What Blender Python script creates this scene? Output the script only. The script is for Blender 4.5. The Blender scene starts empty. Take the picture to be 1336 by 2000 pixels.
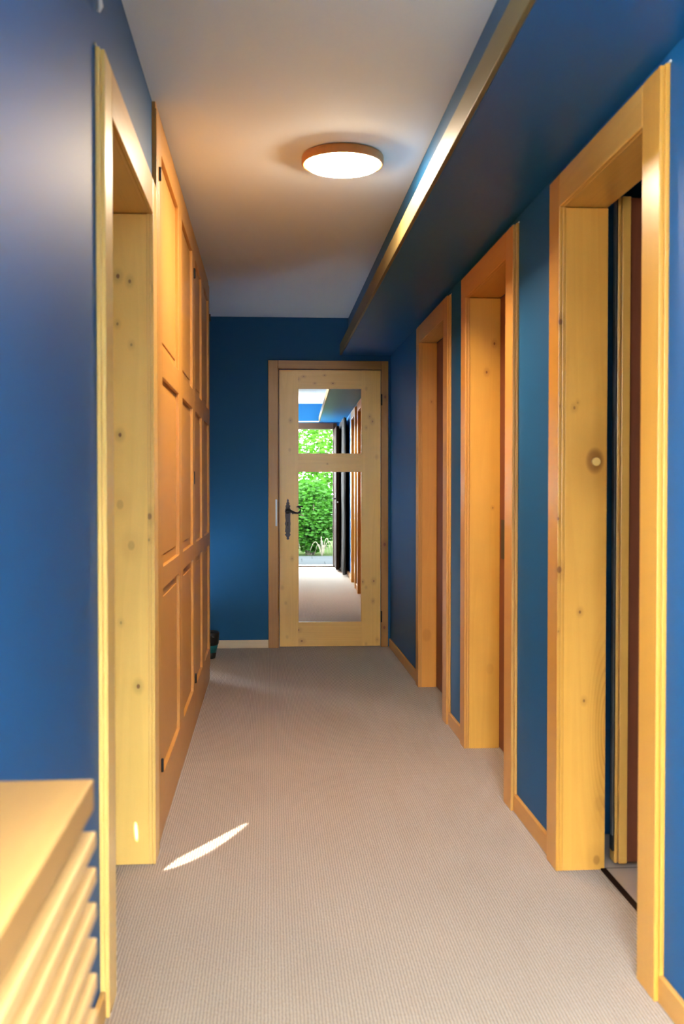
import bpy, bmesh, math, random
from mathutils import Vector, Matrix
R = math.radians
random.seed(7)
S = bpy.context.scene
COL = S.collection

# ------------------------------------------------------------------ camera
H = 1.147
cd = bpy.data.cameras.new('camera'); cam = bpy.data.objects.new('camera', cd); COL.objects.link(cam)
cd.sensor_fit = 'VERTICAL'; cd.sensor_height = 36; cd.sensor_width = 24; cd.lens = 36.0
cd.clip_start = 0.02; cd.clip_end = 200
cam.location = (0, 0, H)
cam.rotation_euler = (R(90) - math.atan(47/math.hypot(2000, 143)), 0, -math.atan(143/2000))
cd.dof.use_dof = True; cd.dof.focus_distance = 6.6; cd.dof.aperture_fstop = 4.5
S.camera = cam

# ------------------------------------------------------------------ light and exposure
S.view_settings.view_transform = 'Standard'; S.view_settings.look = 'None'
S.view_settings.gamma = 1; S.view_settings.use_curve_mapping = False
S.view_settings.exposure = 3.02
SKY = 10.0
LAMP = 30.0
w = bpy.data.worlds.new('sky'); S.world = w; w.use_nodes = True
bg = w.node_tree.nodes['Background']
bg.inputs[0].default_value = (0.80, 0.91, 1.0, 1); bg.inputs[1].default_value = SKY
S.cycles.use_denoising = True
S.cycles.max_bounces = 14; S.cycles.diffuse_bounces = 8; S.cycles.glossy_bounces = 6
S.cycles.caustics_reflective = True
S.cycles.sample_clamp_indirect = 6.0
sl = bpy.data.lights.new('sun', 'SUN'); sun = bpy.data.objects.new('sun', sl); COL.objects.link(sun)
SUN_EL = R(20); SUN_AZ = Vector((0.53, 0.848))
sl.energy = 7.0; sl.angle = R(0.3); sl.color = (1, .93, .8)
sd = Vector((SUN_AZ.x*math.cos(SUN_EL), SUN_AZ.y*math.cos(SUN_EL), -math.sin(SUN_EL)))
sun.rotation_euler = sd.to_track_quat('-Z', 'Y').to_euler(); sun.location = (-6, -6, 5)

# ------------------------------------------------------------------ materials
def mat_base(name):
    m = bpy.data.materials.new(name); m.use_nodes = True
    nt = m.node_tree; b = nt.nodes['Principled BSDF']
    return m, nt, b
def N(nt, t, **k):
    n = nt.nodes.new(t)
    for a, v in k.items(): setattr(n, a, v)
    return n
def plain(name, col, rough=.5, metal=0, bump=0, bscale=80, spec=.5, var=0):
    m, nt, b = mat_base(name)
    b.inputs['Base Color'].default_value = (*col, 1); b.inputs['Roughness'].default_value = rough
    b.inputs['Metallic'].default_value = metal; b.inputs['Specular IOR Level'].default_value = spec
    g = N(nt, 'ShaderNodeNewGeometry'); n = N(nt, 'ShaderNodeTexNoise')
    n.inputs['Scale'].default_value = bscale; n.inputs['Detail'].default_value = 4
    nt.links.new(g.outputs['Position'], n.inputs['Vector'])
    if bump:
        bp = N(nt, 'ShaderNodeBump'); bp.inputs['Strength'].default_value = bump; bp.inputs['Distance'].default_value = .002
        nt.links.new(n.outputs['Fac'], bp.inputs['Height']); nt.links.new(bp.outputs['Normal'], b.inputs['Normal'])
    if var:
        r = N(nt, 'ShaderNodeMapRange'); r.inputs[3].default_value = 1-var; r.inputs[4].default_value = 1+var
        nt.links.new(n.outputs['Fac'], r.inputs[0])
        mx = N(nt, 'ShaderNodeVectorMath', operation='SCALE'); mx.inputs[0].default_value = col
        nt.links.new(r.outputs[0], mx.inputs['Scale']); nt.links.new(mx.outputs[0], b.inputs['Base Color'])
    return m
def wood(name, col, dark, axis='Z', rough=.32, knots=(), freq=1.0, bands=.5, coat=.0, arch=None, spec=.5):
    """spruce: fine grain along an axis, soft growth bands, individual knots (x, y, z, radius, strength)"""
    m, nt, b = mat_base(name); L = nt.links.new
    g = N(nt, 'ShaderNodeNewGeometry')
    s = {'Z': (1, 1, .045), 'X': (.045, 1, 1), 'Y': (1, .045, 1)}[axis]
    mp = N(nt, 'ShaderNodeVectorMath', operation='MULTIPLY'); mp.inputs[1].default_value = s
    L(g.outputs['Position'], mp.inputs[0])
    vec = mp.outputs[0]
    kd = None
    for (x, y, z, r, st) in knots:                       # grain bends around each knot
        sb = N(nt, 'ShaderNodeVectorMath', operation='SUBTRACT'); sb.inputs[1].default_value = (x, y, z)
        L(g.outputs['Position'], sb.inputs[0])
        sc = N(nt, 'ShaderNodeVectorMath', operation='MULTIPLY')
        sc.inputs[1].default_value = {'Z': (1, 1, .7), 'X': (.7, 1, 1), 'Y': (1, .7, 1)}[axis]
        L(sb.outputs[0], sc.inputs[0])
        ln = N(nt, 'ShaderNodeVectorMath', operation='LENGTH'); L(sc.outputs[0], ln.inputs[0])
        mr = N(nt, 'ShaderNodeMapRange', interpolation_type='SMOOTHSTEP')
        mr.inputs[1].default_value = r*.55; mr.inputs[2].default_value = r*1.25
        mr.inputs[3].default_value = st; mr.inputs[4].default_value = 0
        L(ln.outputs['Value'], mr.inputs[0])
        hl = N(nt, 'ShaderNodeMapRange', interpolation_type='SMOOTHSTEP')
        hl.inputs[1].default_value = r; hl.inputs[2].default_value = r*4.0
        hl.inputs[3].default_value = st*.28; hl.inputs[4].default_value = 0
        L(ln.outputs['Value'], hl.inputs[0])
        mxx = N(nt, 'ShaderNodeMath', operation='MAXIMUM'); L(mr.outputs[0], mxx.inputs[0]); L(hl.outputs[0], mxx.inputs[1])
        if kd is None: kd = mxx.outputs[0]
        else:
            q = N(nt, 'ShaderNodeMath', operation='MAXIMUM'); L(kd, q.inputs[0]); L(mxx.outputs[0], q.inputs[1]); kd = q.outputs[0]
    n1 = N(nt, 'ShaderNodeTexNoise'); n1.inputs['Scale'].default_value = 9*freq; n1.inputs['Detail'].default_value = 2
    n1.inputs['Distortion'].default_value = .35; L(vec, n1.inputs['Vector'])
    m1 = N(nt, 'ShaderNodeMath', operation='MULTIPLY'); m1.inputs[1].default_value = 11*freq; L(n1.outputs['Fac'], m1.inputs[0])
    fr = N(nt, 'ShaderNodeMath', operation='FRACT'); L(m1.outputs[0], fr.inputs[0])
    rp = N(nt, 'ShaderNodeValToRGB'); e = rp.color_ramp.elements
    e[0].position = 0; e[0].color = (0, 0, 0, 1); e[1].position = 1; e[1].color = (0, 0, 0, 1)
    k = e.new(.78); k.color = (1, 1, 1, 1)
    L(fr.outputs[0], rp.inputs[0])
    n2 = N(nt, 'ShaderNodeTexNoise'); n2.inputs['Scale'].default_value = 260; n2.inputs['Detail'].default_value = 2; L(vec, n2.inputs['Vector'])
    n3 = N(nt, 'ShaderNodeTexNoise'); n3.inputs['Scale'].default_value = 5; n3.inputs['Detail'].default_value = 3; L(g.outputs['Position'], n3.inputs['Vector'])
    a = N(nt, 'ShaderNodeMath', operation='MULTIPLY'); a.inputs[1].default_value = bands*.4; L(rp.outputs['Color'], a.inputs[0])
    a2 = N(nt, 'ShaderNodeMath', operation='MULTIPLY_ADD'); a2.inputs[1].default_value = .15; L(n2.outputs['Fac'], a2.inputs[0]); L(a.outputs[0], a2.inputs[2])
    a3 = N(nt, 'ShaderNodeMath', operation='MULTIPLY_ADD'); a3.inputs[1].default_value = .30; L(n3.outputs['Fac'], a3.inputs[0]); L(a2.outputs[0], a3.inputs[2])
    if arch:                                             # cathedral figure around one centre
        s1 = N(nt, 'ShaderNodeVectorMath', operation='SUBTRACT'); s1.inputs[1].default_value = arch[:3]; L(g.outputs['Position'], s1.inputs[0])
        s2 = N(nt, 'ShaderNodeVectorMath', operation='MULTIPLY'); s2.inputs[1].default_value = (1/arch[3], 0, 1/arch[4]); L(s1.outputs[0], s2.inputs[0])
        s3 = N(nt, 'ShaderNodeVectorMath', operation='LENGTH'); L(s2.outputs[0], s3.inputs[0])
        s4 = N(nt, 'ShaderNodeMath', operation='MULTIPLY'); s4.inputs[1].default_value = 9; L(s3.outputs['Value'], s4.inputs[0])
        s5 = N(nt, 'ShaderNodeMath', operation='FRACT'); L(s4.outputs[0], s5.inputs[0])
        s6 = N(nt, 'ShaderNodeMath', operation='POWER'); s6.inputs[1].default_value = 3; L(s5.outputs[0], s6.inputs[0])
        s7 = N(nt, 'ShaderNodeMapRange', interpolation_type='SMOOTHSTEP'); s7.inputs[1].default_value = .2; s7.inputs[2].default_value = 1.15
        s7.inputs[3].default_value = .75; s7.inputs[4].default_value = 0; L(s3.outputs['Value'], s7.inputs[0])
        s8 = N(nt, 'ShaderNodeMath', operation='MULTIPLY_ADD'); L(s6.outputs[0], s8.inputs[0]); L(s7.outputs[0], s8.inputs[1]); L(a3.outputs[0], s8.inputs[2]); a3 = s8
    mx = N(nt, 'ShaderNodeMix', data_type='RGBA'); mx.inputs[6].default_value = (*col, 1); mx.inputs[7].default_value = (*dark, 1)
    L(a3.outputs[0], mx.inputs[0]); out = mx.outputs[2]
    if kd is not None:
        mk = N(nt, 'ShaderNodeMix', data_type='RGBA'); mk.inputs[7].default_value = (.17, .042, .005, 1)
        L(kd, mk.inputs[0]); L(out, mk.inputs[6]); out = mk.outputs[2]
    L(out, b.inputs['Base Color'])
    b.inputs['Specular IOR Level'].default_value = spec
    b.inputs['Roughness'].default_value = rough; b.inputs['Coat Weight'].default_value = coat; b.inputs['Coat Roughness'].default_value = .25
    bp = N(nt, 'ShaderNodeBump'); bp.inputs['Strength'].default_value = .08; bp.inputs['Distance'].default_value = .001
    L(n2.outputs['Fac'], bp.inputs['Height']); L(bp.outputs['Normal'], b.inputs['Normal'])
    return m

M = {}
BLUE = (.005, .088, .232)
M['blue'] = plain('blue_paint', BLUE, .55, bump=.12, bscale=140, var=.03, spec=.22)
M['cream'] = plain('cream_paint', (.125, .092, .032), .5)
M['bluesheen'] = plain('blue_satin_paint', BLUE, .42, bump=.05, bscale=140, var=.03, spec=.25)
M['white'] = plain('ceiling_paint', (.76, .86, .95), .8, bump=.15, bscale=90, var=.015)
SP, SD = (.72, .39, .085), (.50, .22, .035)       # honey spruce
SPO, SDO = (.62, .31, .070), (.44, .18, .025)      # redder spruce of wardrobe and frames
M['wz'] = wood('spruce_vertical', SP, SD, 'Z', coat=.2, bands=.25)
M['wy'] = wood('spruce_lengthwise', SP, SD, 'Y', coat=.2)
M['wx'] = wood('spruce_crosswise', SP, SD, 'X', coat=.2)
M['oz'] = wood('amber_spruce_vertical', SPO, SDO, 'Z', coat=.15, bands=.25, rough=.42)
M['oy'] = wood('amber_spruce_lengthwise', SPO, SDO, 'Y', coat=.15, bands=.25, rough=.42)
M['ox'] = wood('amber_spruce_crosswise', SPO, SDO, 'X', coat=.3)
M['pale'] = wood('pale_spruce_skirting', (.72, .60, .42), (.55, .38, .22), 'X', rough=.5)
M['red'] = wood('red_brown_door_wood', (.20, .045, .012), (.10, .018, .006), 'Z', rough=.6)
M['brown'] = wood('dark_brown_wood', (.020, .009, .005), (.010, .0045, .003), 'Z', rough=.8, spec=.05)
M['brownx'] = wood('dark_brown_wood_crosswise', (.060, .028, .013), (.030, .012, .006), 'X', rough=.4)
M['bencht'] = wood('oiled_board_lengthwise', (.42, .21, .055), (.30, .13, .028), 'Y', rough=.5, bands=.3)
M['benchy'] = wood('beech_board_lengthwise', (.66, .38, .14), (.50, .26, .07), 'Y', rough=.42, bands=.3)
M['iron'] = plain('wrought_iron', (.022, .022, .024), .45, .6, bump=.5, bscale=160)
M['pewter'] = plain('worn_iron_plate', (.09, .09, .09), .5, .75, bump=.9, bscale=220, var=.5)
M['steel'] = plain('dull_steel', (.28, .28, .28), .35, .9)
M['black'] = plain('matt_black', (.008, .008, .009), .5)
M['teal'] = plain('teal_plastic', (.006, .17, .21), .35)
M['paving'] = plain('bounce_paving', (.6, .6, .58), .9)
M['stone'] = plain('grey_paving_stone', (.015, .016, .016), .85, bump=.4, bscale=60, var=.15, spec=0)
M['mortar'] = plain('grey_joint', (.012, .012, .012), .9, spec=0)
M['soil'] = plain('garden_soil', (.015, .022, .008), 1, bump=.5, bscale=20, var=.4, spec=0)
M['render'] = plain('white_house_render', (.65, .64, .6), .9)
M['hook'] = plain('white_plastic', (.75, .78, .78), .4)
M['caulk'] = plain('pale_caulk', (.6, .58, .52), .7)
M['curtain'] = plain('dark_brown_cloth', (.018, .012, .009), .9, bump=.3, bscale=200)
mi, nt, b = mat_base('mirror_glass'); b.inputs['Base Color'].default_value = (.93, .95, .94, 1); b.inputs['Metallic'].default_value = 1; b.inputs['Roughness'].default_value = .0
M['mirror'] = mi
def emit(name, c, s):
    m, nt, b = mat_base(name); b.inputs['Base Color'].default_value = (.8, .8, .8, 1)
    b.inputs['Emission Color'].default_value = (*c, 1); b.inputs['Emission Strength'].default_value = s
    return m
M['glow'] = emit('lit_lamp_diffuser', (1, .78, .54), LAMP)
def leafmat(name, c, t):
    m, nt, b = mat_base(name); L = nt.links.new
    b.inputs['Base Color'].default_value = (*c, 1); b.inputs['Roughness'].default_value = .6; b.inputs['Specular IOR Level'].default_value = .08
    tr = N(nt, 'ShaderNodeBsdfTranslucent'); tr.inputs[0].default_value = (*t, 1)
    g = N(nt, 'ShaderNodeNewGeometry'); n = N(nt, 'ShaderNodeTexNoise'); n.inputs['Scale'].default_value = 6
    L(g.outputs['Position'], n.inputs['Vector'])
    r = N(nt, 'ShaderNodeMapRange'); r.inputs[3].default_value = .35; r.inputs[4].default_value = 1.6; L(n.outputs['Fac'], r.inputs[0])
    for src, sock in ((c, b.inputs['Base Color']), (t, tr.inputs[0])):
        v = N(nt, 'ShaderNodeVectorMath', operation='SCALE'); v.inputs[0].default_value = src
        L(r.outputs[0], v.inputs['Scale']); L(v.outputs[0], sock)
    mx = N(nt, 'ShaderNodeMixShader'); mx.inputs[0].default_value = .35
    L(b.outputs[0], mx.inputs[1]); L(tr.outputs[0], mx.inputs[2]); L(mx.outputs[0], nt.nodes['Material Output'].inputs[0])
    return m
M['leaf1'] = leafmat('deep_green_leaf', (.010, .040, .002), (.012, .055, .002))
M['leaf2'] = leafmat('fresh_green_leaf', (.022, .075, .003), (.03, .11, .004))
M['dry'] = plain('dry_frond', (.05, .038, .02), .8)
M['bark'] = plain('bark', (.05, .035, .02), .9, bump=1, bscale=40)

def carpet():
    m, nt, b = mat_base('ribbed_loop_carpet'); L = nt.links.new
    g = N(nt, 'ShaderNodeNewGeometry'); sp = N(nt, 'ShaderNodeSeparateXYZ'); L(g.outputs['Position'], sp.inputs[0])
    wob = N(nt, 'ShaderNodeTexNoise'); wob.inputs['Scale'].default_value = 55; wob.inputs['Detail'].default_value = 2; L(g.outputs['Position'], wob.inputs['Vector'])
    wv = N(nt, 'ShaderNodeMath', operation='MULTIPLY_ADD'); wv.inputs[1].default_value = .0035; L(wob.outputs['Fac'], wv.inputs[0]); L(sp.outputs['X'], wv.inputs[2])
    fx = N(nt, 'ShaderNodeMath', operation='MULTIPLY'); fx.inputs[1].default_value = 2*math.pi/.0078; L(wv.outputs[0], fx.inputs[0])
    sn = N(nt, 'ShaderNodeMath', operation='SINE'); L(fx.outputs[0], sn.inputs[0])
    mpv = N(nt, 'ShaderNodeVectorMath', operation='MULTIPLY'); mpv.inputs[1].default_value = (1, .55, 1); L(g.outputs['Position'], mpv.inputs[0])
    n = N(nt, 'ShaderNodeTexNoise'); n.inputs['Scale'].default_value = 190; n.inputs['Detail'].default_value = 3; L(mpv.outputs[0], n.inputs['Vector'])
    n2 = N(nt, 'ShaderNodeTexNoise'); n2.inputs['Scale'].default_value = 2.2; n2.inputs['Detail'].default_value = 3; L(g.outputs['Position'], n2.inputs['Vector'])
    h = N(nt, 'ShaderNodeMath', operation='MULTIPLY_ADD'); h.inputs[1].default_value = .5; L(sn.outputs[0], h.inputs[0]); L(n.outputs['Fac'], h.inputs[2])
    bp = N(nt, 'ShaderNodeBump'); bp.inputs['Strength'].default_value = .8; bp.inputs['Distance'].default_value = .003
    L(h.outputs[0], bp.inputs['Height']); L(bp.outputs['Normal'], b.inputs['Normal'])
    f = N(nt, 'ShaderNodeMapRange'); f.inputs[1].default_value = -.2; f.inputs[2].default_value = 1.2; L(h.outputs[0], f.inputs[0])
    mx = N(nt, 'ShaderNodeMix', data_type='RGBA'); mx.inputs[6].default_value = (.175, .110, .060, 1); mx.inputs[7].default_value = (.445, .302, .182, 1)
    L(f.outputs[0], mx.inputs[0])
    r = N(nt, 'ShaderNodeMapRange'); r.inputs[3].default_value = .9; r.inputs[4].default_value = 1.1; L(n2.outputs['Fac'], r.inputs[0])
    v = N(nt, 'ShaderNodeVectorMath', operation='SCALE'); L(mx.outputs[2], v.inputs[0]); L(r.outputs[0], v.inputs['Scale'])
    L(v.outputs[0], b.inputs['Base Color']); b.inputs['Roughness'].default_value = .9; b.inputs['Specular IOR Level'].default_value = .2
    b.inputs['Sheen Weight'].default_value = .3; b.inputs['Sheen Roughness'].default_value = .5
    return m
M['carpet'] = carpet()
def tiles():
    m, nt, b = mat_base('glossy_beige_tile'); L = nt.links.new
    g = N(nt, 'ShaderNodeNewGeometry'); t = N(nt, 'ShaderNodeTexBrick'); t.offset = 0
    t.inputs['Color1'].default_value = (.55, .42, .34, 1); t.inputs['Color2'].default_value = (.5, .38, .3, 1); t.inputs['Mortar'].default_value = (.25, .2, .17, 1)
    t.inputs['Scale'].default_value = 1; t.inputs['Brick Width'].default_value = .3; t.inputs['Row Height'].default_value = .3; t.inputs['Mortar Size'].default_value = .004
    L(g.outputs['Position'], t.inputs['Vector']); L(t.outputs[0], b.inputs['Base Color']); b.inputs['Roughness'].default_value = .12
    return m
M['tile'] = tiles()

# ------------------------------------------------------------------ mesh helpers
class MB:
    def __init__(s): s.bm = bmesh.new(); s.mats = []
    def mi(s, m):
        if m not in s.mats: s.mats.append(m)
        return s.mats.index(m)
    def box(s, x0, x1, y0, y1, z0, z1, m):
        i = s.mi(m)
        v = [s.bm.verts.new(p) for p in ((x0,y0,z0),(x1,y0,z0),(x1,y1,z0),(x0,y1,z0),(x0,y0,z1),(x1,y0,z1),(x1,y1,z1),(x0,y1,z1))]
        for q in ((3,2,1,0),(4,5,6,7),(0,1,5,4),(1,2,6,5),(2,3,7,6),(3,0,4,7)):
            f = s.bm.faces.new([v[k] for k in q]); f.material_index = i
        return s
    def prism(s, pts, axis, a, b, m):
        """closed outline pts in the plane across axis, from a to b"""
        i = s.mi(m)
        def P(u, v, t): return {'Y': (u, t, v), 'X': (t, u, v), 'Z': (u, v, t)}[axis]
        A = [s.bm.verts.new(P(u, v, a)) for u, v in pts]; B = [s.bm.verts.new(P(u, v, b)) for u, v in pts]
        fs = [s.bm.faces.new(A), s.bm.faces.new(B[::-1])]
        n = len(pts)
        for k in range(n): fs.append(s.bm.faces.new((A[k], B[k], B[(k+1) % n], A[(k+1) % n])))
        for f in fs: f.material_index = i
        return s
    def lathe(s, prof, c, m, seg=48, axis='Z'):
        i = s.mi(m); rings = []
        for r, h in prof:
            ring = []
            for k in range(seg):
                t = 2*math.pi*k/seg; u, v = r*math.cos(t), r*math.sin(t)
                p = {'Z': (u, v, h), 'Y': (u, h, v), 'X': (h, u, v)}[axis]
                ring.append(s.bm.verts.new((c[0]+p[0], c[1]+p[1], c[2]+p[2])))
            rings.append(ring)
        for a, b in zip(rings, rings[1:]):
            for k in range(seg):
                f = s.bm.faces.new((a[k], a[(k+1) % seg], b[(k+1) % seg], b[k])); f.material_index = i; f.smooth = True
        for ring in (rings[0], rings[-1]):
            f = s.bm.faces.new(ring); f.material_index = i
        return s
    def tube(s, pts, rad, m, seg=8):
        i = s.mi(m); rings = []
        pts = [Vector(p) for p in pts]
        for k, p in enumerate(pts):
            d = (pts[min(k+1, len(pts)-1)] - pts[max(k-1, 0)]).normalized()
            q = d.to_track_quat('Z', 'Y'); r = rad[k] if isinstance(rad, (list, tuple)) else rad
            rings.append([s.bm.verts.new(p + q @ Vector((r*math.cos(2*math.pi*j/seg), r*math.sin(2*math.pi*j/seg), 0))) for j in range(seg)])
        for a, b in zip(rings, rings[1:]):
            for k in range(seg):
                f = s.bm.faces.new((a[k], a[(k+1) % seg], b[(k+1) % seg], b[k])); f.material_index = i; f.smooth = True
        for ring in (rings[0], rings[-1]): s.bm.faces.new(ring).material_index = i
        return s
    def build(s, name, parent=None, origin=(0, 0, 0), bevel=0, **props):
        o = Vector(origin)
        bmesh.ops.recalc_face_normals(s.bm, faces=s.bm.faces)
        for v in s.bm.verts: v.co -= o
        me = bpy.data.meshes.new(name); s.bm.to_mesh(me); s.bm.free()
        for m in s.mats: me.materials.append(m)
        ob = bpy.data.objects.new(name, me); COL.objects.link(ob)
        if parent is not None:
            ob.parent = parent
            w = Vector((0, 0, 0)); p = parent
            while p is not None: w += p.location; p = p.parent
            ob.location = o - w
        else: ob.location = o
        if bevel:
            md = ob.modifiers.new('bevel', 'BEVEL'); md.width = bevel; md.segments = 2; md.limit_method = 'ANGLE'; md.harden_normals = False
        for k, v in props.items(): ob[k] = v
        return ob
def empty(name, loc, **props):
    o = bpy.data.objects.new(name, None); COL.objects.link(o); o.location = loc; o.empty_display_size = .1
    for k, v in props.items(): o[k] = v
    return o
def structure(mb, name, label=None, cat=None, **k):
    o = mb.build(name, kind='structure', **k)
    if label: o['label'] = label
    if cat: o['category'] = cat
    return o
def knot(x, y, z, r=.006, s=.9): return (x, y, z, r, s)

# ------------------------------------------------------------------ plan (metres; x right, y along the corridor)
XL, XR, YF, ZC = -.365, .877, 7.35, 2.365
FL, FR = -.345, .855             # faces of the casings
ZO, ZT = 1.975, 2.075            # top of the openings, top of the casings
YE0, YE1 = -.30, -.10            # entrance wall
EX0, EX1, EZ = -.25, .72, 2.0    # entrance opening

structure(MB().box(XL-.6, 1.0, YE0, YF+.1, -.1, 0, M['carpet']), 'floor', 'beige grey ribbed carpet running the length of the corridor', 'floor')
structure(MB().box(XL-.7, 1.0, YE0, YF+.1, ZC, ZC+.12, M['white']), 'ceiling', 'plain pale ceiling over the corridor', 'ceiling')
DL = (2.215, 2.322, 3.128, 3.235)
wl = MB()
WY0, WY1, WZ0, WZ1 = .05, 1.05, .95, 2.20     # added unseen window beside the camera, brings in more daylight
for y0, y1, z0, z1 in ((YE1, WY0, 0, ZC), (WY0, WY1, 0, WZ0), (WY0, WY1, WZ1, ZC), (WY1, DL[0]+.03, 0, ZC), (DL[0]+.03, DL[3]-.03, ZT-.03, ZC), (DL[3]-.03, 3.28, 0, ZC)):
    wl.box(XL-.15, XL, y0, y1, z0, z1, M['blue'])
wl.box(XL-.7, XL-.6, 3.28, 6.30, 0, ZC, M['blue']).box(XL-.7, XL-.6, 7.20, YF+.1, 0, ZC, M['blue']).box(XL-.7, XL-.6, 6.30, 7.20, 0, .18, M['blue']).box(XL-.7, XL-.6, 6.30, 7.20, .55, ZC, M['blue']).box(XL-.7, XL-.15, 3.26, 3.28, 0, ZC, M['blue'])  # low unseen opening past the wardrobes, added to light the far ceiling
structure(wl, 'wall_left', 'blue painted corridor wall on the left side', 'wall')
DR = [(2.20, 2.312, 2.985, 3.095), (3.555, 3.672, 4.43, 4.535), (4.885, 5.0, 5.82, 5.925)]
wr = MB(); ys = YE1
for d in DR:
    wr.box(XR, 1.0, ys, d[0]+.03, 0, 2.10, M['blue']); wr.box(XR, 1.0, d[0]+.03, d[3]-.03, ZT-.03, 2.10, M['blue']); ys = d[3]-.03
wr.box(XR, 1.0, ys, YF, 0, 2.10, M['blue'])
structure(wr, 'wall_right', 'blue painted corridor wall on the right side between the door frames', 'wall')
structure(MB().box(XL-.6, .002, YF, YF+.1, 0, ZC, M['blue']).box(.852, 1.0, YF, YF+.1, 0, ZC, M['blue']).box(.002, .852, YF, YF+.1, 2.03, ZC, M['blue']).box(.002, .852, YF+.055, YF+.1, 0, 2.03, M['blue']), 'wall_far', 'dark blue end wall around the glazed door', 'wall')
we = MB().box(XL-.15, EX0-.05, YE0, YE1, 0, ZC, M['blue']).box(EX1+.05, 1.0, YE0, YE1, 0, ZC, M['blue']).box(EX0-.05, EX1+.05, YE0, YE1, EZ+.085, ZC, M['blue'])
structure(we, 'wall_entrance', 'blue wall around the garden door seen in the mirror', 'wall')
wn = empty('window_added', (XL-.1, WY0, WZ0), kind='structure', label='added pine window out of view over the radiator cover, letting in daylight', category='window')
wf = MB()
for a in ((WY0, WY0+.05, WZ0, WZ1), (WY1-.05, WY1, WZ0, WZ1), (WY0+.05, WY1-.05, WZ0, WZ0+.05), (WY0+.05, WY1-.05, WZ1-.05, WZ1)): wf.box(XL-.12, XL-.06, *a, M['wz'])
wf.build('window_frame', wn, (XL-.1, WY0, WZ0), bevel=.003)
MB().box(XL-.13, XL+.02, WY0-.01, WY1+.01, WZ0-.02, WZ0+.002, M['wy']).build('window_sill', wn, (XL, WY0, WZ0), bevel=.003)
# boxed-in soffit with a thin upstand along its edge
sf = MB().prism([(.570, ZC), (.570, 2.135), (.524, 2.135), (.524, 2.10), (1.0, 2.10), (1.0, ZC)], 'Y', YE1, YF, M['bluesheen'])
structure(sf, 'trim_1', 'blue boxed-in soffit with a low lip above the three right-hand doors', 'soffit', bevel=.002)
structure(MB().box(.510, .524, YE1, YF, 2.10, 2.178, M['cream']), 'trim_3', 'narrow pale cream lip along the edge of the blue soffit', 'lip', bevel=.002)

YB = 1.35                       # far end of the radiator cover
# skirting boards
def skirt(name, x0, x1, y0, y1, z1, m, label):
    structure(MB().box(x0, x1, y0, y1, 0, z1, m), name, label, 'baseboard', bevel=.003)
gaps = [(YE1, DR[0][0]), (DR[0][3], DR[1][0]), (DR[1][3], DR[2][0]), (DR[2][3], 7.33)]
lab = ['orange wooden skirting board before the nearest right-hand door', 'orange wooden skirting board between the nearest and middle right-hand doors',
       'orange wooden skirting board between the middle and third right-hand doors', 'orange wooden skirting board between the third right-hand door and the end wall']
for i, (g, l) in enumerate(zip(gaps, lab)): skirt('baseboard_right' + ('' if i == 0 else '.%03d' % i), XR-.013, XR, g[0], g[1], .062, M['oy'], l)
skirt('baseboard_far', XL-.6, -.002, YF-.013, YF, .058, M['pale'], 'pale wooden skirting board on the end wall left of the glazed door')
skirt('baseboard_left', XL, XL+.013, YB+.005, DL[0], .062, M['oy'], 'wooden skirting board on the left wall under the radiator cover')

# ------------------------------------------------------------------ door frames of the side walls
def frame(n, d, side, label, mz, mzc, my, fz=None, zt=ZT, zo=ZO, back=1.005):
    """d = outer and inner edges along y; side -1 left, +1 right"""
    face, wall = (FR, XR) if side > 0 else (FL, XL)
    back = back if side > 0 else -.52
    t = (wall-face)*.5
    e = empty('door_%d' % n, (wall, (d[1]+d[2])/2, 0), kind='structure', label=label, category='door')
    def X(a, b): return (a, b) if a < b else (b, a)
    def casing(y0, y1, z0, z1, m, oy0, oy1, oz):
        mb = MB(); i = .004
        mb.box(*X(face, face+t), y0+(i if oy0 else 0), y1-(i if oy1 else 0), z0, z1-(i if oz else 0), m)
        mb.box(*X(face+t, wall), y0, y1, z0, z1, m)
        return mb.build('casing', e, (wall, (y0+y1)/2, z0), bevel=.0025)
    casing(d[0], d[1], 0, zt, mzc, 1, 0, 1)
    casing(d[2], d[3], 0, zt, mzc, 0, 1, 1)
    casing(d[1], d[2], zo, zt, my, 0, 0, 1)
    bt = .028
    i = .003
    MB().box(*X(wall, back), d[1]-bt-i, d[1]-i, 0, zo, mz).build('jamb', e, (wall, d[1], 0), bevel=.0015)
    MB().box(*X(wall, back), d[2]+i, d[2]+bt+i, 0, zo, fz or mz).build('jamb', e, (wall, d[2], 0), bevel=.0015)
    MB().box(*X(wall, back), d[1]-bt, d[2]+bt, zo+i, zo+bt, my).build('head_jamb', e, (wall, d[1], zo), bevel=.0015)
    # sealing bead of paint and filler round the casing
    MB().box(*X(wall-side*.003, wall+side*.001), d[0]-.004, d[3]+.004, zt, zt+.005, M['caulk']).build('filler_bead', e, (wall, d[0], zt))
    return e

k1 = [knot(-.451,3.131,1.783,.006), knot(-.416,3.131,1.768,.005,.8), knot(-.453,3.131,1.64,.004,.7), knot(-.412,3.131,1.578,.004,.6),
      knot(-.447,3.131,1.307,.0055), knot(-.448,3.131,1.097,.012,.35), knot(-.415,3.131,.973,.012,.35), knot(-.447,3.131,.739,.004,.5), knot(-.396,3.131,.545,.006,.9)]
kc = [knot(-.360,3.128,1.061,.008,.75), knot(-.362,3.128,.99,.004,.5)]
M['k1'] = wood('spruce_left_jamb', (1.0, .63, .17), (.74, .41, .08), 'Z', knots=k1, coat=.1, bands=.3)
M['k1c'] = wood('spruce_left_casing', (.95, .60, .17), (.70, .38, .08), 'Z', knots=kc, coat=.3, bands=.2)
d1 = frame(1, DL, -1, 'honey spruce door frame with an open doorway in the left wall', M['wz'], M['k1c'], M['wy'], fz=M['k1'], zt=2.08, zo=1.97)
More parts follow.
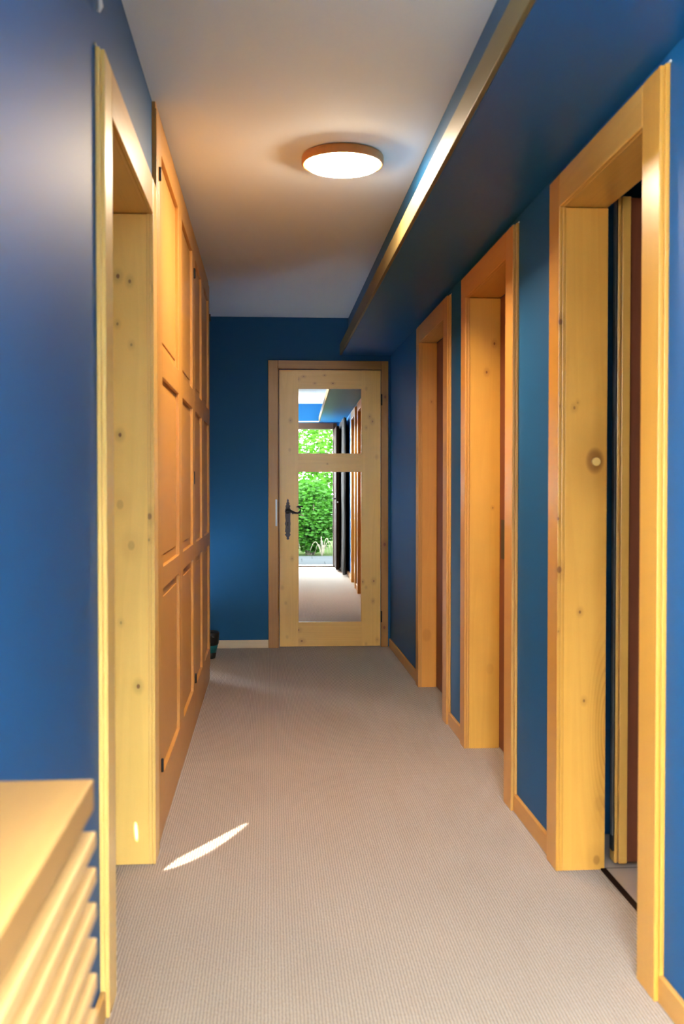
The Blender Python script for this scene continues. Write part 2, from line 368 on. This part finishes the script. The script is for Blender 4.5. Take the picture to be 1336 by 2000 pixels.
k2 = [knot(.968,2.988,1.228,.030,.75), knot(.905,2.988,1.385,.004,.7), knot(.925,2.988,.777,.004,.9), knot(.939,2.988,.511,.004,.8), knot(.98,2.988,.03,.012,.5),
      knot(.915,2.988,1.40,.003,.5), knot(.99,2.988,.20,.02,.18)]
k2c = [knot(.861,2.985,1.638,.0075), knot(.857,2.985,1.056,.004), knot(.861,2.985,.904,.0085), knot(.860,2.985,1.39,.003,.6), knot(.859,2.985,.72,.003,.6)]
M['k2'] = wood('spruce_near_jamb', (.80, .40, .075), (.56, .23, .028), 'Z', knots=k2, coat=.1, bands=.3, arch=(1.015, 2.988, .42, .075, .36))
M['k2c'] = wood('spruce_near_casing', (.70, .34, .055), (.48, .19, .02), 'Z', knots=k2c, coat=.25, bands=.2)
d2 = frame(2, DR[0], 1, 'nearest honey spruce door frame in the right wall, its door swung inward', M['wz'], M['k2c'], M['wy'], fz=M['k2'])
M['k3'] = wood('spruce_middle_jamb', (.76, .41, .07), (.50, .23, .03), 'Z', knots=[knot(.985,4.433,1.778,.005), knot(.951,4.433,1.653,.005), knot(.98,4.433,1.06,.003,.7), knot(.97,4.433,.35,.02,.15)], coat=.1, bands=.25)
d3 = frame(3, DR[1], 1, 'middle honey spruce door frame in the right wall', M['wz'], M['oz'], M['oy'], fz=M['k3'], back=1.012)
M['k4'] = wood('spruce_third_jamb', (.74, .35, .06), (.48, .18, .025), 'Z', knots=[knot(.865,5.823,1.70,.005,.5), knot(.905,5.823,.30,.03,.25), knot(.93,5.823,1.64,.004,.5)], coat=.1, bands=.25)
d4 = frame(4, DR[2], 1, 'third honey spruce door frame in the right wall, nearest the end wall', M['wz'], M['oz'], M['oy'], fz=M['k4'], back=.962)

# plug set in the near jamb over its large knot
MB().lathe([(.0125, 2.9865), (.0125, 2.9795), (.011, 2.9785)], (.970, 0, 1.225), wood('plug_wood', (.80, .50, .16), (.7, .4, .1), 'X'), 32, 'Y').build('wood_plug', d2, (.97, 2.985, 1.225), label='pale round plug in the dark knot')

def closed_leaf(e, d, x, plate=True):
    lf = MB()
    lf.box(x, x+.04, d[1], d[2], .006, ZO, M['red'])
    o = lf.build('door_leaf', e, (x, d[2], 0), bevel=.003)
    if plate:
        MB().box(x-.004, x, d[2]-.16, d[2]-.045, .84, 1.01, M['black']).build('handle_plate', o, (x, d[2]-.1, .93), bevel=.002)
    return o
closed_leaf(d3, DR[1], 1.010)
closed_leaf(d4, DR[2], .960, False)
# leaf of the left doorway, swung back into the room beyond
o = MB().box(-.585, -.545, 1.50, 2.30, .006, 1.97, M['wz']).build('door_leaf', d1, (-.55, 2.30, 0), bevel=.003)
# leaf of the near right door: opened into the room, seen past the jamb, with its pale rebated edge
lf = MB().box(1.078, 1.80, 3.012, 3.05, .012, 2.015, M['red'])
o = lf.build('door_leaf', d2, (1.05, 3.03, 0), bevel=.002)
eg = MB().box(1.041, 1.050, 3.006, 3.05, .012, 2.015, M['wz']).box(1.0525, 1.078, 2.999, 3.05, .012, 2.015, M['wz'])
eg.build('edge_strip', o, (1.06, 3.0, 0), bevel=.002, label='pale rebated edge of the door')
MB().box(1.0295, 1.0335, 2.996, 3.012, .10, 2.01, M['steel']).box(1.034, 1.0395, 3.004, 3.03, .05, 2.01, M['black']).build('seal_strip', o, (1.03, 3.0, 0))
structure(MB().box(.992, 1.008, DR[0][1], DR[0][2], 0, .006, M['brown']), 'trim_2', 'dark brown threshold strip under the nearest right-hand door', 'threshold')

# room behind the near right door, and small dark rooms behind the closed ones
structure(MB().box(1.0, 2.8, 1.4, 3.3, -.1, 0, M['tile']), 'floor_side_room', 'glossy beige tile floor beyond the nearest right-hand door', 'floor')
sr = MB().box(2.8, 2.9, 1.3, 3.4, 0, 2.3, M['blue']).box(1.0, 2.9, 1.3, 1.4, 0, 2.3, M['blue']).box(1.0, 2.9, 3.3, 3.4, 0, 2.3, M['blue'])
sr.box(1.0, 1.01, 1.4, DR[0][1]-.05, 0, 2.3, M['blue']).box(1.0, 1.01, DR[0][2]+.05, 3.3, 0, 2.3, M['blue']).box(1.0, 1.01, DR[0][1]-.05, DR[0][2]+.05, 2.03, 2.3, M['blue'])
structure(sr, 'wall_side_room', 'dark blue wall of the room behind the nearest right-hand door', 'wall')
structure(MB().box(1.0, 2.9, 1.3, 3.4, 2.3, 2.4, M['white']), 'ceiling_side_room', 'ceiling of the room behind the nearest right-hand door', 'ceiling')
structure(MB().box(1.0, 1.15, 3.4, YF+.1, -.1, 0, M['carpet']), 'floor_back', 'carpet under the closed doors on the right', 'floor')
structure(MB().box(1.0, 1.053, 3.4, YF+.1, 2.02, 2.3, M['blue']).box(1.053, 1.15, 3.4, YF+.1, 0, 2.3, M['blue']), 'wall_back', 'plain wall closing off the rooms on the right', 'wall')

# room behind the left doorway; slits added in its unseen wall shape the sun patches
LX = -1.15
structure(MB().box(LX-.02, XL-.15, 1.4, 3.26, -.1, 0, M['carpet']), 'floor_left_room', 'carpet of the room behind the left doorway', 'floor')
structure(MB().box(LX-.1, XL-.155, 1.3, 3.25, 2.4, 2.5, M['white']), 'ceiling_left_room', 'ceiling of the room behind the left doorway', 'ceiling')
lw = MB().box(LX, XL-.16, 3.235, 3.255, 0, 2.4, M['render']).box(LX, XL-.155, 1.3, 1.4, 0, 2.4, M['render'])
def beam_hole(px, py, half, hgt):        # where a ray reaching (px, py) on the floor crosses the wall
    d = (px-LX)/SUN_AZ.x; y = py-d*SUN_AZ.y; z = d*math.tan(SUN_EL)
    return y-half, y+half, z-hgt, z+hgt
hs = sorted([beam_hole(-.185, 3.285, .085, .095), beam_hole(-.2475, 3.366, .022, .060), beam_hole(-.435, 2.95, .022, .02)])
zlo, zhi = min(h[2] for h in hs), max(h[3] for h in hs)
lw.box(LX-.02, LX, 1.3, 3.26, 0, zlo, M['render']).box(LX-.02, LX, 1.3, 3.26, zhi, 2.4, M['render'])
yc = 1.3
for h in hs:
    lw.box(LX-.02, LX, yc, h[0], zlo, zhi, M['render'])
    ym = (h[0]+h[1])/2; hw = (h[1]-h[0])/2; n = 12
    zz = [h[2]+(h[3]-h[2])*k/n for k in range(n+1)]
    for sg, ye in ((-1, h[0]), (1, h[1])):                 # slit tapering to a point above and below
        lw.prism([(ye, zlo), (ym, zlo)] + [(ym+sg*hw*(1-(2*k/n-1)**2), z) for k, z in enumerate(zz)] + [(ym, zhi), (ye, zhi)], 'X', LX-.02, LX, M['render'])
    yc = h[1]
lw.box(LX-.02, LX, yc, 3.26, zlo, zhi, M['render'])
structure(lw, 'wall_left_room', 'pale walls of the room behind the left doorway, with slits added to shape the sun patches', 'wall')
structure(MB().box(-3.3, -3.0, -7.4, -2.5, 0, 4.4, M['render']), 'wall_sun_block', 'tall white wall added out of view to keep direct sun off the openings', 'wall')  # added sun blocker for the entrance and near window, never in view
structure(MB().box(-3.3, -3.0, 2.2, 9, 0, 3.2, M['stone']), 'wall_yard_block', 'dark wall added out of view to cut sun and sky at the recess opening', 'wall')  # added blocker, dark so that little light reaches the far carpet

# ------------------------------------------------------------------ end door with two mirrored panes
e5 = empty('door_5', (.804, YF-.0, 0), kind='structure', label='glazed spruce door with two mirrored panes closing the far end of the corridor', category='door')
kf = [knot(.835, 7.33, 1.80, .010, .9), knot(.832, 7.33, .74, .011, .9), knot(.83, 7.33, .14, .010, .8)]
M['fc'] = wood('end_casing_vertical', (.42, .19, .028), (.26, .10, .012), 'Z', knots=kf)
M['fcx'] = wood('end_casing_crosswise', (.38, .165, .022), (.22, .08, .01), 'X')
YC0, YC1 = 7.328, 7.352
MB().box(-.004, .066, YC0, YC1, 0, 2.057, M['fc']).box(.050, .072, YC0+.006, YC1, 0, 1.996, M['fc']).build('casing', e5, (0, YC0, 0), bevel=.003)
MB().box(.807, .858, YC0, YC1, 0, 2.057, M['fc']).build('casing', e5, (.83, YC0, 0), bevel=.003)
MB().box(.066, .807, YC0, YC1, 1.996, 2.057, M['fcx']).build('casing', e5, (.4, YC0, 2.0), bevel=.003)
kl = [(.208,1.925,.006),(.40,1.955,.004),(.46,1.897,.005),(.33,1.897,.004),(.155,1.63,.006),(.25,1.945,.005),(.70,1.86,.004),(.725,1.66,.006),(.745,1.625,.007),(.70,1.58,.005),(.15,1.42,.004),(.775,1.37,.005),
      (.166,.64,.006),(.675,.47,.006),(.755,.475,.008),(.70,.43,.004),(.095,.43,.005),(.75,.33,.006),(.21,.125,.008),(.235,.045,.008),(.13,.075,.004),(.70,.02,.004),(.78,.05,.006),(.12,.32,.004),(.42,1.32,.003)]
M['fz'] = wood('end_door_vertical', (.80, .48, .10), (.56, .30, .05), 'Z', rough=.30, knots=[knot(x, 7.35, z, r, .85) for x, z, r in kl if x < .205 or x > .67], bands=.45, coat=.15)
M['fx'] = wood('end_door_crosswise', (.78, .46, .095), (.54, .28, .045), 'X', rough=.30, knots=[knot(x, 7.35, z, r, .85) for x, z, r in kl if .205 <= x <= .67], bands=.45, coat=.15)
y0, y1 = 7.345, 7.385
lf = MB().box(.075, .209, y0, y1, .006, 1.992, M['fz']).box(.667, .804, y0, y1, .006, 1.992, M['fz'])
for z0, z1 in ((.006, .178), (1.266, 1.391), (1.862, 1.992)): lf.box(.209, .667, y0+.0005, y1, z0, z1, M['fx'])
L5 = lf.build('door_leaf', e5, (.804, y0, 0))
for z0, z1 in ((.178, 1.266), (1.391, 1.862)):
    MB().box(.209, .667, y0+.010, y0+.016, z0, z1, M['mirror']).build('mirror_pane', L5, (.44, y0+.012, z0))
    b = MB(); q = .004
    b.box(.209, .209+q, y0+.001, y0+.010, z0, z1, M['wz']).box(.667-q, .667, y0+.001, y0+.010, z0, z1, M['wz'])
    b.box(.209+q, .667-q, y0+.001, y0+.010, z0, z0+q, M['wx']).box(.209+q, .667-q, y0+.001, y0+.010, z1-q, z1, M['wx'])
    b.build('glazing_bead', L5, (.44, y0+.005, z0))
# ornate iron back plate: an engraved, scrolled outline
cx = .136; zc5 = .930
half = [(.002, -.168), (.011, -.160), (.007, -.150), (.014, -.140), (.020, -.128), (.014, -.115), (.019, -.105), (.018, -.06), (.020, -.045), (.018, -.02), (.018, .02), (.020, .04), (.016, .055),
        (.021, .068), (.014, .082), (.019, .096), (.010, .106), (.013, .118), (.005, .128), (.007, .140), (.001, .152)]
out = [(cx+a, zc5+b*.92) for a, b in half] + [(cx-a*(.9 if i % 2 else 1.08), zc5+b*.92) for i, (a, b) in list(enumerate(half))[::-1]]
pl = MB().prism(out, 'Y', y0-.004, y0, M['pewter'])
HP = pl.build('handle_plate', L5, (cx, y0, 1.0), bevel=.001)
lv = MB().lathe([(.017, y0-.004), (.019, y0-.012), (.014, y0-.020), (.009, y0-.034)], (cx-.002, 0, .980), M['iron'], 24, 'Y')
yh = y0-.036
lv.tube([(cx-.004, yh, 0.981), (cx+.012, yh, 0.985), (cx+.035, yh, 0.975), (cx+.052, yh, 0.969), (cx+.070, yh, 0.968), (cx+.084, yh, 0.974), (cx+.091, yh, 0.987), (cx+.090, yh, 0.999),
         (cx+.082, yh, 1.009), (cx+.070, yh, 1.012)], [.009, .010, .009, .007, .006, .007, .0065, .006, .005, .005], M['iron'], 12)
lv.tube([(cx+.060, yh, 1.011), (cx+.075, yh-.002, 1.016), (cx+.092, yh-.003, 1.017), (cx+.110, yh-.002, 1.010)], [.002, .005, .005, .002], M['iron'], 10)
lv.tube([(cx+.034, yh, 0.975), (cx+.037, yh, 0.965), (cx+.036, yh, 0.957)], [.007, .007, .003], M['iron'], 10)
lv.build('lever', HP, (cx, y0-.02, 1.0), label='curled black iron lever')
MB().box(cx-.004, cx+.003, y0-.006, y0-.003, .875, .897, M['black']).lathe([(.005, y0-.0065), (.005, y0-.003)], (cx, 0, .899), M['black'], 16, 'Y').build('keyhole', HP, (cx, y0, .93))
MB().box(.047, .060, YC0-.002, YC0+.006, .875, 1.065, M['steel']).box(.062, .068, YC0+.004, YC0+.008, .895, 1.05, M['black']).build('strike_plate', e5, (.055, YC0, .97))
for z in (.22, 1.78):
    MB().lathe([(.005, z-.04), (.006, z-.038), (.006, z+.038), (.005, z+.04)], (.808, YC0-.004, 0), M['iron'], 12).build('hinge', e5, (.808, YC0, z))
L5.rotation_euler = (0, 0, -.0142)

# ------------------------------------------------------------------ built-in wardrobes along the left wall
FX = -.35
def wardrobe(ya, yb, doors, label, post0):
    e = empty('wardrobe', (FX-.3, (ya+yb)/2, 0), label=label, category='wardrobe', group='built-in spruce wardrobes')
    b = MB().box(FX-.58, FX-.024, ya, yb, .0, .03, M['oz']).box(FX-.58, FX-.56, ya, yb, 0, ZC-.002, M['oz']).box(FX-.56, FX-.024, ya, ya+.02, .03, ZC-.002, M['oz'])
    b.box(FX-.56, FX-.024, yb-.02, yb, .03, ZC-.002, M['oz']).box(FX-.56, FX-.024, ya+.02, yb-.02, ZC-.03, ZC-.002, M['oy'])
    b.build('carcass', e, (FX-.3, (ya+yb)/2, 0))
    MB().box(FX-.023, FX-.004, ya, yb, 0, .088, M['oy']).build('plinth', e, (FX, ya, 0), bevel=.002)
    MB().box(FX-.023, FX-.004, ya, yb, ZC-.022, ZC-.001, M['oy']).build('cornice_strip', e, (FX, ya, ZC), bevel=.002)
    if post0: MB().box(FX-.023, FX, ya, ya+.055, .088, ZC-.022, M['oz']).build('post', e, (FX, ya, 0), bevel=.002)
    for y0, y1, hinge in doors:
        st = .085; m = MB(); g = .0022
        y0 += g; y1 -= g; z0, z1 = .092, ZC-.026
        m.box(FX-.022, FX, y0, y0+st, z0, z1, M['oz']).box(FX-.022, FX, y1-st, y1, z0, z1, M['oz'])
        bands = [(z0, .20), (.812, .886), (1.515, 1.605), (2.24, z1)]
        for a, b_ in bands: m.box(FX-.022, FX, y0+st, y1-st, a, b_, M['oy'])
        for (a, b_), (c, d_) in zip(bands, bands[1:]):
            # recessed panel with bevelled (raised) field
            pa, pb, pc, pd = y0+st, y1-st, b_, c
            m.box(FX-.018, FX-.013, pa, pb, pc, pd, M['oz'])
            k = .035
            m.prism([(pa+k, pc+k), (pb-k, pc+k), (pb-k, pd-k), (pa+k, pd-k)], 'X', FX-.013, FX-.009, M['oz'])
        dr = m.build('door', e, (FX, y0 if hinge < 0 else y1, z0), bevel=.002)
        yh = y0-.001 if hinge < 0 else y1+.001
        for z in (.245, 2.155):
            hb = MB().lathe([(.004, z-.022), (.005, z-.02), (.005, z+.02), (.004, z+.022)], (FX+.003, yh+(.005 if hinge < 0 else -.005), 0), M['iron'], 12)
            hb.build('hinge', dr, (FX, yh, z))
        if hinge > 0 and post0:
            MB().box(FX, FX+.004, y1-.024, y1-.012, 1.165, 1.225, M['iron']).build('key_plate', dr, (FX, y1, 1.19))
    return e
wardrobe(3.285, 4.872, [(3.34, 4.14, -1), (4.14, 4.872, 1)], 'nearer panelled spruce wardrobe, right after the open left doorway', True)
wardrobe(4.874, 6.14, [(4.874, 5.52, -1), (5.52, 6.14, 1)], 'farther panelled spruce wardrobe, with the black and teal bucket at its far end', False)

# ------------------------------------------------------------------ ceiling lamp
e = empty('ceiling_lamp', (.272, 3.77, ZC), label='round flush ceiling lamp, lit, with a thin wooden rim', category='lamp')
lx, ly = .272, 3.77
MB().lathe([(.128, ZC), (.147, ZC-.004), (.150, ZC-.010), (.150, ZC-.032), (.147, ZC-.036), (.140, ZC-.036), (.137, ZC-.030), (.128, ZC-.030)], (lx, ly, 0), wood('lamp_rim_wood', (.52, .22, .06), (.35, .13, .03), 'X', rough=.4), 96).build('rim', e, (lx, ly, ZC))
MB().lathe([(.1360, ZC-.029), (.1360, ZC-.037), (.128, ZC-.044), (.10, ZC-.053), (.05, ZC-.059), (.005, ZC-.061)], (lx, ly, 0), M['glow'], 96).build('diffuser', e, (lx, ly, ZC))

# ------------------------------------------------------------------ radiator cover by the left wall
e = empty('radiator_cover', (-.29, YB-.5, 0), label='slatted wooden radiator cover against the left wall in the near corner', category='radiator cover')
MB().box(XL+.002, -.2285, .12, YB, .725, .767, M['bencht']).build('top_board', e, (-.29, YB, .75), bevel=.003)
MB().box(XL+.002, -.235, .16, .20, 0, .725, M['benchy']).build('side_panel', e, (-.29, .18, 0), bevel=.003)
MB().box(XL+.002, -.30, YB-.06, YB-.03, 0, .725, M['benchy']).build('side_panel', e, (-.29, YB, 0), bevel=.003)
s0 = MB().box(-.300, -.2245, .15, YB-.006, .6785, .7005, M['benchy']).build('slat', e, (-.26, .7, .69), bevel=.003)
for k in range(1, 15):
    c = s0.copy(); COL.objects.link(c); c.parent = e; c.location = s0.location + Vector((0, 0, -.0465*k))

# ------------------------------------------------------------------ small things
pts = [(-.353, 2.155, 2.215), (-.350, 2.165, 2.195), (-.350, 2.185, 2.172), (-.351, 2.205, 2.158), (-.356, 2.212, 2.150)]
MB().tube([(XL, 2.145, 2.222), (-.357, 2.147, 2.222)] + pts, [.003, .003, .003, .003, .0045, .006, .004], M['hook'], 12).build('wall_hook', None, (XL, 2.15, 2.2), label='small white hook high on the left wall above the door frame', category='hook')

bx, by = -.395, 6.92
e = empty('bucket', (bx, by, 0), label='small black and teal bucket on the carpet beyond the wardrobes', category='bucket')
MB().lathe([(.030, 0), (.034, .003), (.040, .038), (.036, .04)], (bx, by, 0), M['black'], 32).build('base', e, (bx, by, 0), label='black base')
MB().lathe([(.038, .04), (.041, .041), (.050, .085), (.052, .09), (.048, .09)], (bx, by, 0), M['teal'], 32).build('body', e, (bx, by, 0), label='teal band')
MB().lathe([(.050, .09), (.056, .10), (.060, .15), (.062, .172), (.055, .182), (.03, .186)], (bx, by, 0), M['black'], 32).build('lid', e, (bx, by, .1), label='black top')
MB().tube([(bx-.03, by-.05, .15), (bx, by-.066, .158), (bx+.03, by-.056, .150)], .003, M['steel'], 8).build('handle', e, (bx, by, .15))

# ------------------------------------------------------------------ entrance door behind the camera (seen in the mirror)
e6 = empty('door_6', (EX1, YE1, 0), kind='structure', label='dark brown garden door standing open, reflected in the mirrored panes', category='door')
MB().box(EX0-.05, EX0, YE0, YE1+.015, 0, EZ+.085, M['brown']).build('casing', e6, (EX0, YE1, 0), bevel=.002)
MB().box(EX1, EX1+.05, YE0, YE1+.015, 0, EZ+.085, M['brown']).build('casing', e6, (EX1, YE1, 0), bevel=.002)
MB().box(EX0, EX1, YE0, YE1+.015, EZ, EZ+.085, M['brownx']).build('casing', e6, (0, YE1, EZ), bevel=.002)
MB().box(EX0-.05, EX1+.05, YE1, YE1+.012, EZ+.10, EZ+.112, M['hook']).build('blind_rail', e6, (0, YE1, EZ+.1), label='thin white rail over the door')
MB().box(EX0, EX1, YE0-.02, YE1, 0, .018, M['brownx']).build('sill', e6, (0, YE1, 0), bevel=.002)
l6 = MB().box(.728, .772, YE1+.02, .80, .03, EZ-.01, M['brown']).build('door_leaf', e6, (.75, YE1, 0), bevel=.003)
MB().box(.7255, .728, .70, .745, .86, 1.08, M['iron']).build('handle_plate', l6, (.727, .72, .97))
MB().tube([(.728, .722, 1.0), (.690, .722, 1.0), (.684, .705, 1.0), (.686, .60, .998)], [.009, .009, .009, .008], M['iron'], 10).build('lever', l6, (.70, .72, 1.0))
MB().lathe([(.011, .800), (.011, .803), (.007, .804)], (.750, 0, .955), M['steel'], 20, 'Y').build('latch', l6, (.75, .8, .955))
# curtain pushed to the wall behind the leaf
cb = MB(); a, b_ = [], []
bm = cb.bm; cb.mi(M['curtain']); rows = []
for iz in range(14):
    z = .02 + (2.06-.02)*iz/13; row = []
    fl = 1 + .35*max(0, (.35-z)/.35)
    for iy in range(61):
        y = .02 + 1.5*iy/60
        row.append(bm.verts.new((.818+.022*fl*math.sin(iy*1.05)+.004*math.sin(iz*.9+iy*.3), y, z)))
    rows.append(row)
for r0, r1 in zip(rows, rows[1:]):
    for k in range(60): bm.faces.new((r0[k], r0[k+1], r1[k+1], r1[k])).smooth = True
cu = cb.build('curtain', None, (.82, .5, 0), label='dark curtain drawn back behind the garden door, reflected in the mirror', category='curtain')
sm = cu.modifiers.new('thickness', 'SOLIDIFY'); sm.thickness = .003

# ------------------------------------------------------------------ garden outside the entrance
structure(MB().box(-8, 10, -30, -2.55, -.2, -.03, M['soil']), 'ground', 'garden soil under the shrubs', 'ground')
ter = MB().box(-3, -.6, -2.6, 1.25, -.2, -.012, M['paving']).box(-3, -1.12, 1.25, 9, -.2, -.012, M['paving']).box(-.6, 5, -2.6, YE0-.0, -.2, -.012, M['mortar'])  # light paving at the side is unseen, added to bounce daylight indoors
tx = -.6
for j, (ya, yb) in enumerate(((-2.6, -1.95), (-1.95, -1.25), (-1.25, -.32))):
    x = -.6 - .17*j
    while x < 5:
        ter.box(max(x, -.6)+.004, x+.52-.004, ya+.004, yb-.004, -.1, -.004, M['stone']); x += .52
structure(ter, 'terrace', 'pale stone paving outside the garden door, extended unseen to bounce daylight', 'terrace', bevel=.0)

def foliage(mb, c, rad, n, size, m, flat=.0, seed=0):
    rnd = random.Random(seed); i = mb.mi(m); bm = mb.bm
    for _ in range(n):
        while True:
            p = Vector((rnd.uniform(-1, 1), rnd.uniform(-1, 1), rnd.uniform(-1, 1)))
            if p.length < 1 and (p.length > flat): break
        p = Vector((c[0]+p.x*rad[0], c[1]+p.y*rad[1], max(.0, c[2]+p.z*rad[2])))
        q = Vector((rnd.gauss(0, 1), rnd.gauss(0, 1), rnd.gauss(0, 1))).normalized().to_track_quat('Z', 'Y')
        s = size*rnd.uniform(.6, 1.3)
        vs = [bm.verts.new(p + q @ Vector(v)) for v in ((-s, 0, 0), (-.2*s, .42*s, .08*s), (s, 0, -.05*s), (-.2*s, -.42*s, .08*s))]
        f = bm.faces.new(vs); f.material_index = i
    return mb
def shrub(x, y, rx, ry, h, n, size, m, label, cat='shrub', zc=None, name='shrub', group=None, trunk=True, flat=0):
    e = empty(name, (x, y, -.03), label=label, category=cat)
    if group: e['group'] = group
    zc = h*.5 if zc is None else zc
    foliage(MB(), (x, y, zc), (rx, ry, h-zc), n, size, m, flat, seed=int(x*100+y*10+n)).build('foliage', e, (x, y, zc))
    t = MB(); rnd = random.Random(n)
    for k in range(5 if trunk else 3):
        a = rnd.uniform(0, 6.28); r = .75*min(rx, ry)
        t.tube([(x+.05*math.cos(a), y+.05*math.sin(a), -.03), (x+.3*r*math.cos(a), y+.3*r*math.sin(a), zc*.5), (x+r*math.cos(a), y+r*math.sin(a), zc+(h-zc)*.3)], [.03, .02, .006], M['bark'], 7)
    t.build('trunk', e, (x, y, 0))
    return e
GX = [(-.72, 'leaf1'), (.42, 'leaf1'), (1.56, 'leaf2'), (2.7, 'leaf1'), (3.84, 'leaf2')]
gl = ['low dense green shrub left of the others outside the garden door', 'low dense green shrub straight behind the paving, reflected low in the mirror', 'low fresh green shrub third along the paving', 'low dense green shrub fourth along the paving', 'low fresh green shrub at the far right of the paving']
for k, ((x, mm), l) in enumerate(zip(GX, gl)):
    shrub(x, -3.25, .52, .5, 1.2+.12*(k % 3), 7000, .045, M[mm], l)
tl = ['airy green tree beyond the low shrubs, left of the garden door axis', 'airy green tree reflected above the low shrubs in the mirror', 'airy green tree to the right beyond the shrubs', 'airy green tree at the far right of the garden']
for k, (x, y, zc) in enumerate(((-1.5, -5.4, 2.2), (.6, -5.4, 2.0), (2.7, -5.3, 2.3), (4.8, -5.7, 2.2))):
    shrub(x, y, 1.02, .9, 3.6, 7500, .06, M['leaf2'], tl[k], 'tree', zc, 'tree')
# dry arching fronds over the paving edge
for k, (x, l) in enumerate(((.14, 'dry arching fern fronds at the paving edge, left clump in the mirror'), (.62, 'dry arching fern fronds at the paving edge, middle clump in the mirror'), (1.16, 'dry arching fern fronds at the paving edge, right clump'))):
    e = empty('dry_fern', (x, -2.68, -.03), label=l, category='fern'); rnd = random.Random(k)
    for j in range(9):
        a = rnd.uniform(0, math.pi*2); r = rnd.uniform(.12, .23); hh = rnd.uniform(.2, .36)
        MB().tube([(x+r*t*math.cos(a), -2.72+.35*r*t*math.sin(a), -.03+hh*math.sin(math.pi*min(1, t*.92))) for t in [q/9 for q in range(10)]], [.007-.0005*q for q in range(10)], M['dry'], 6).build('frond', e, (x, -2.72, 0))
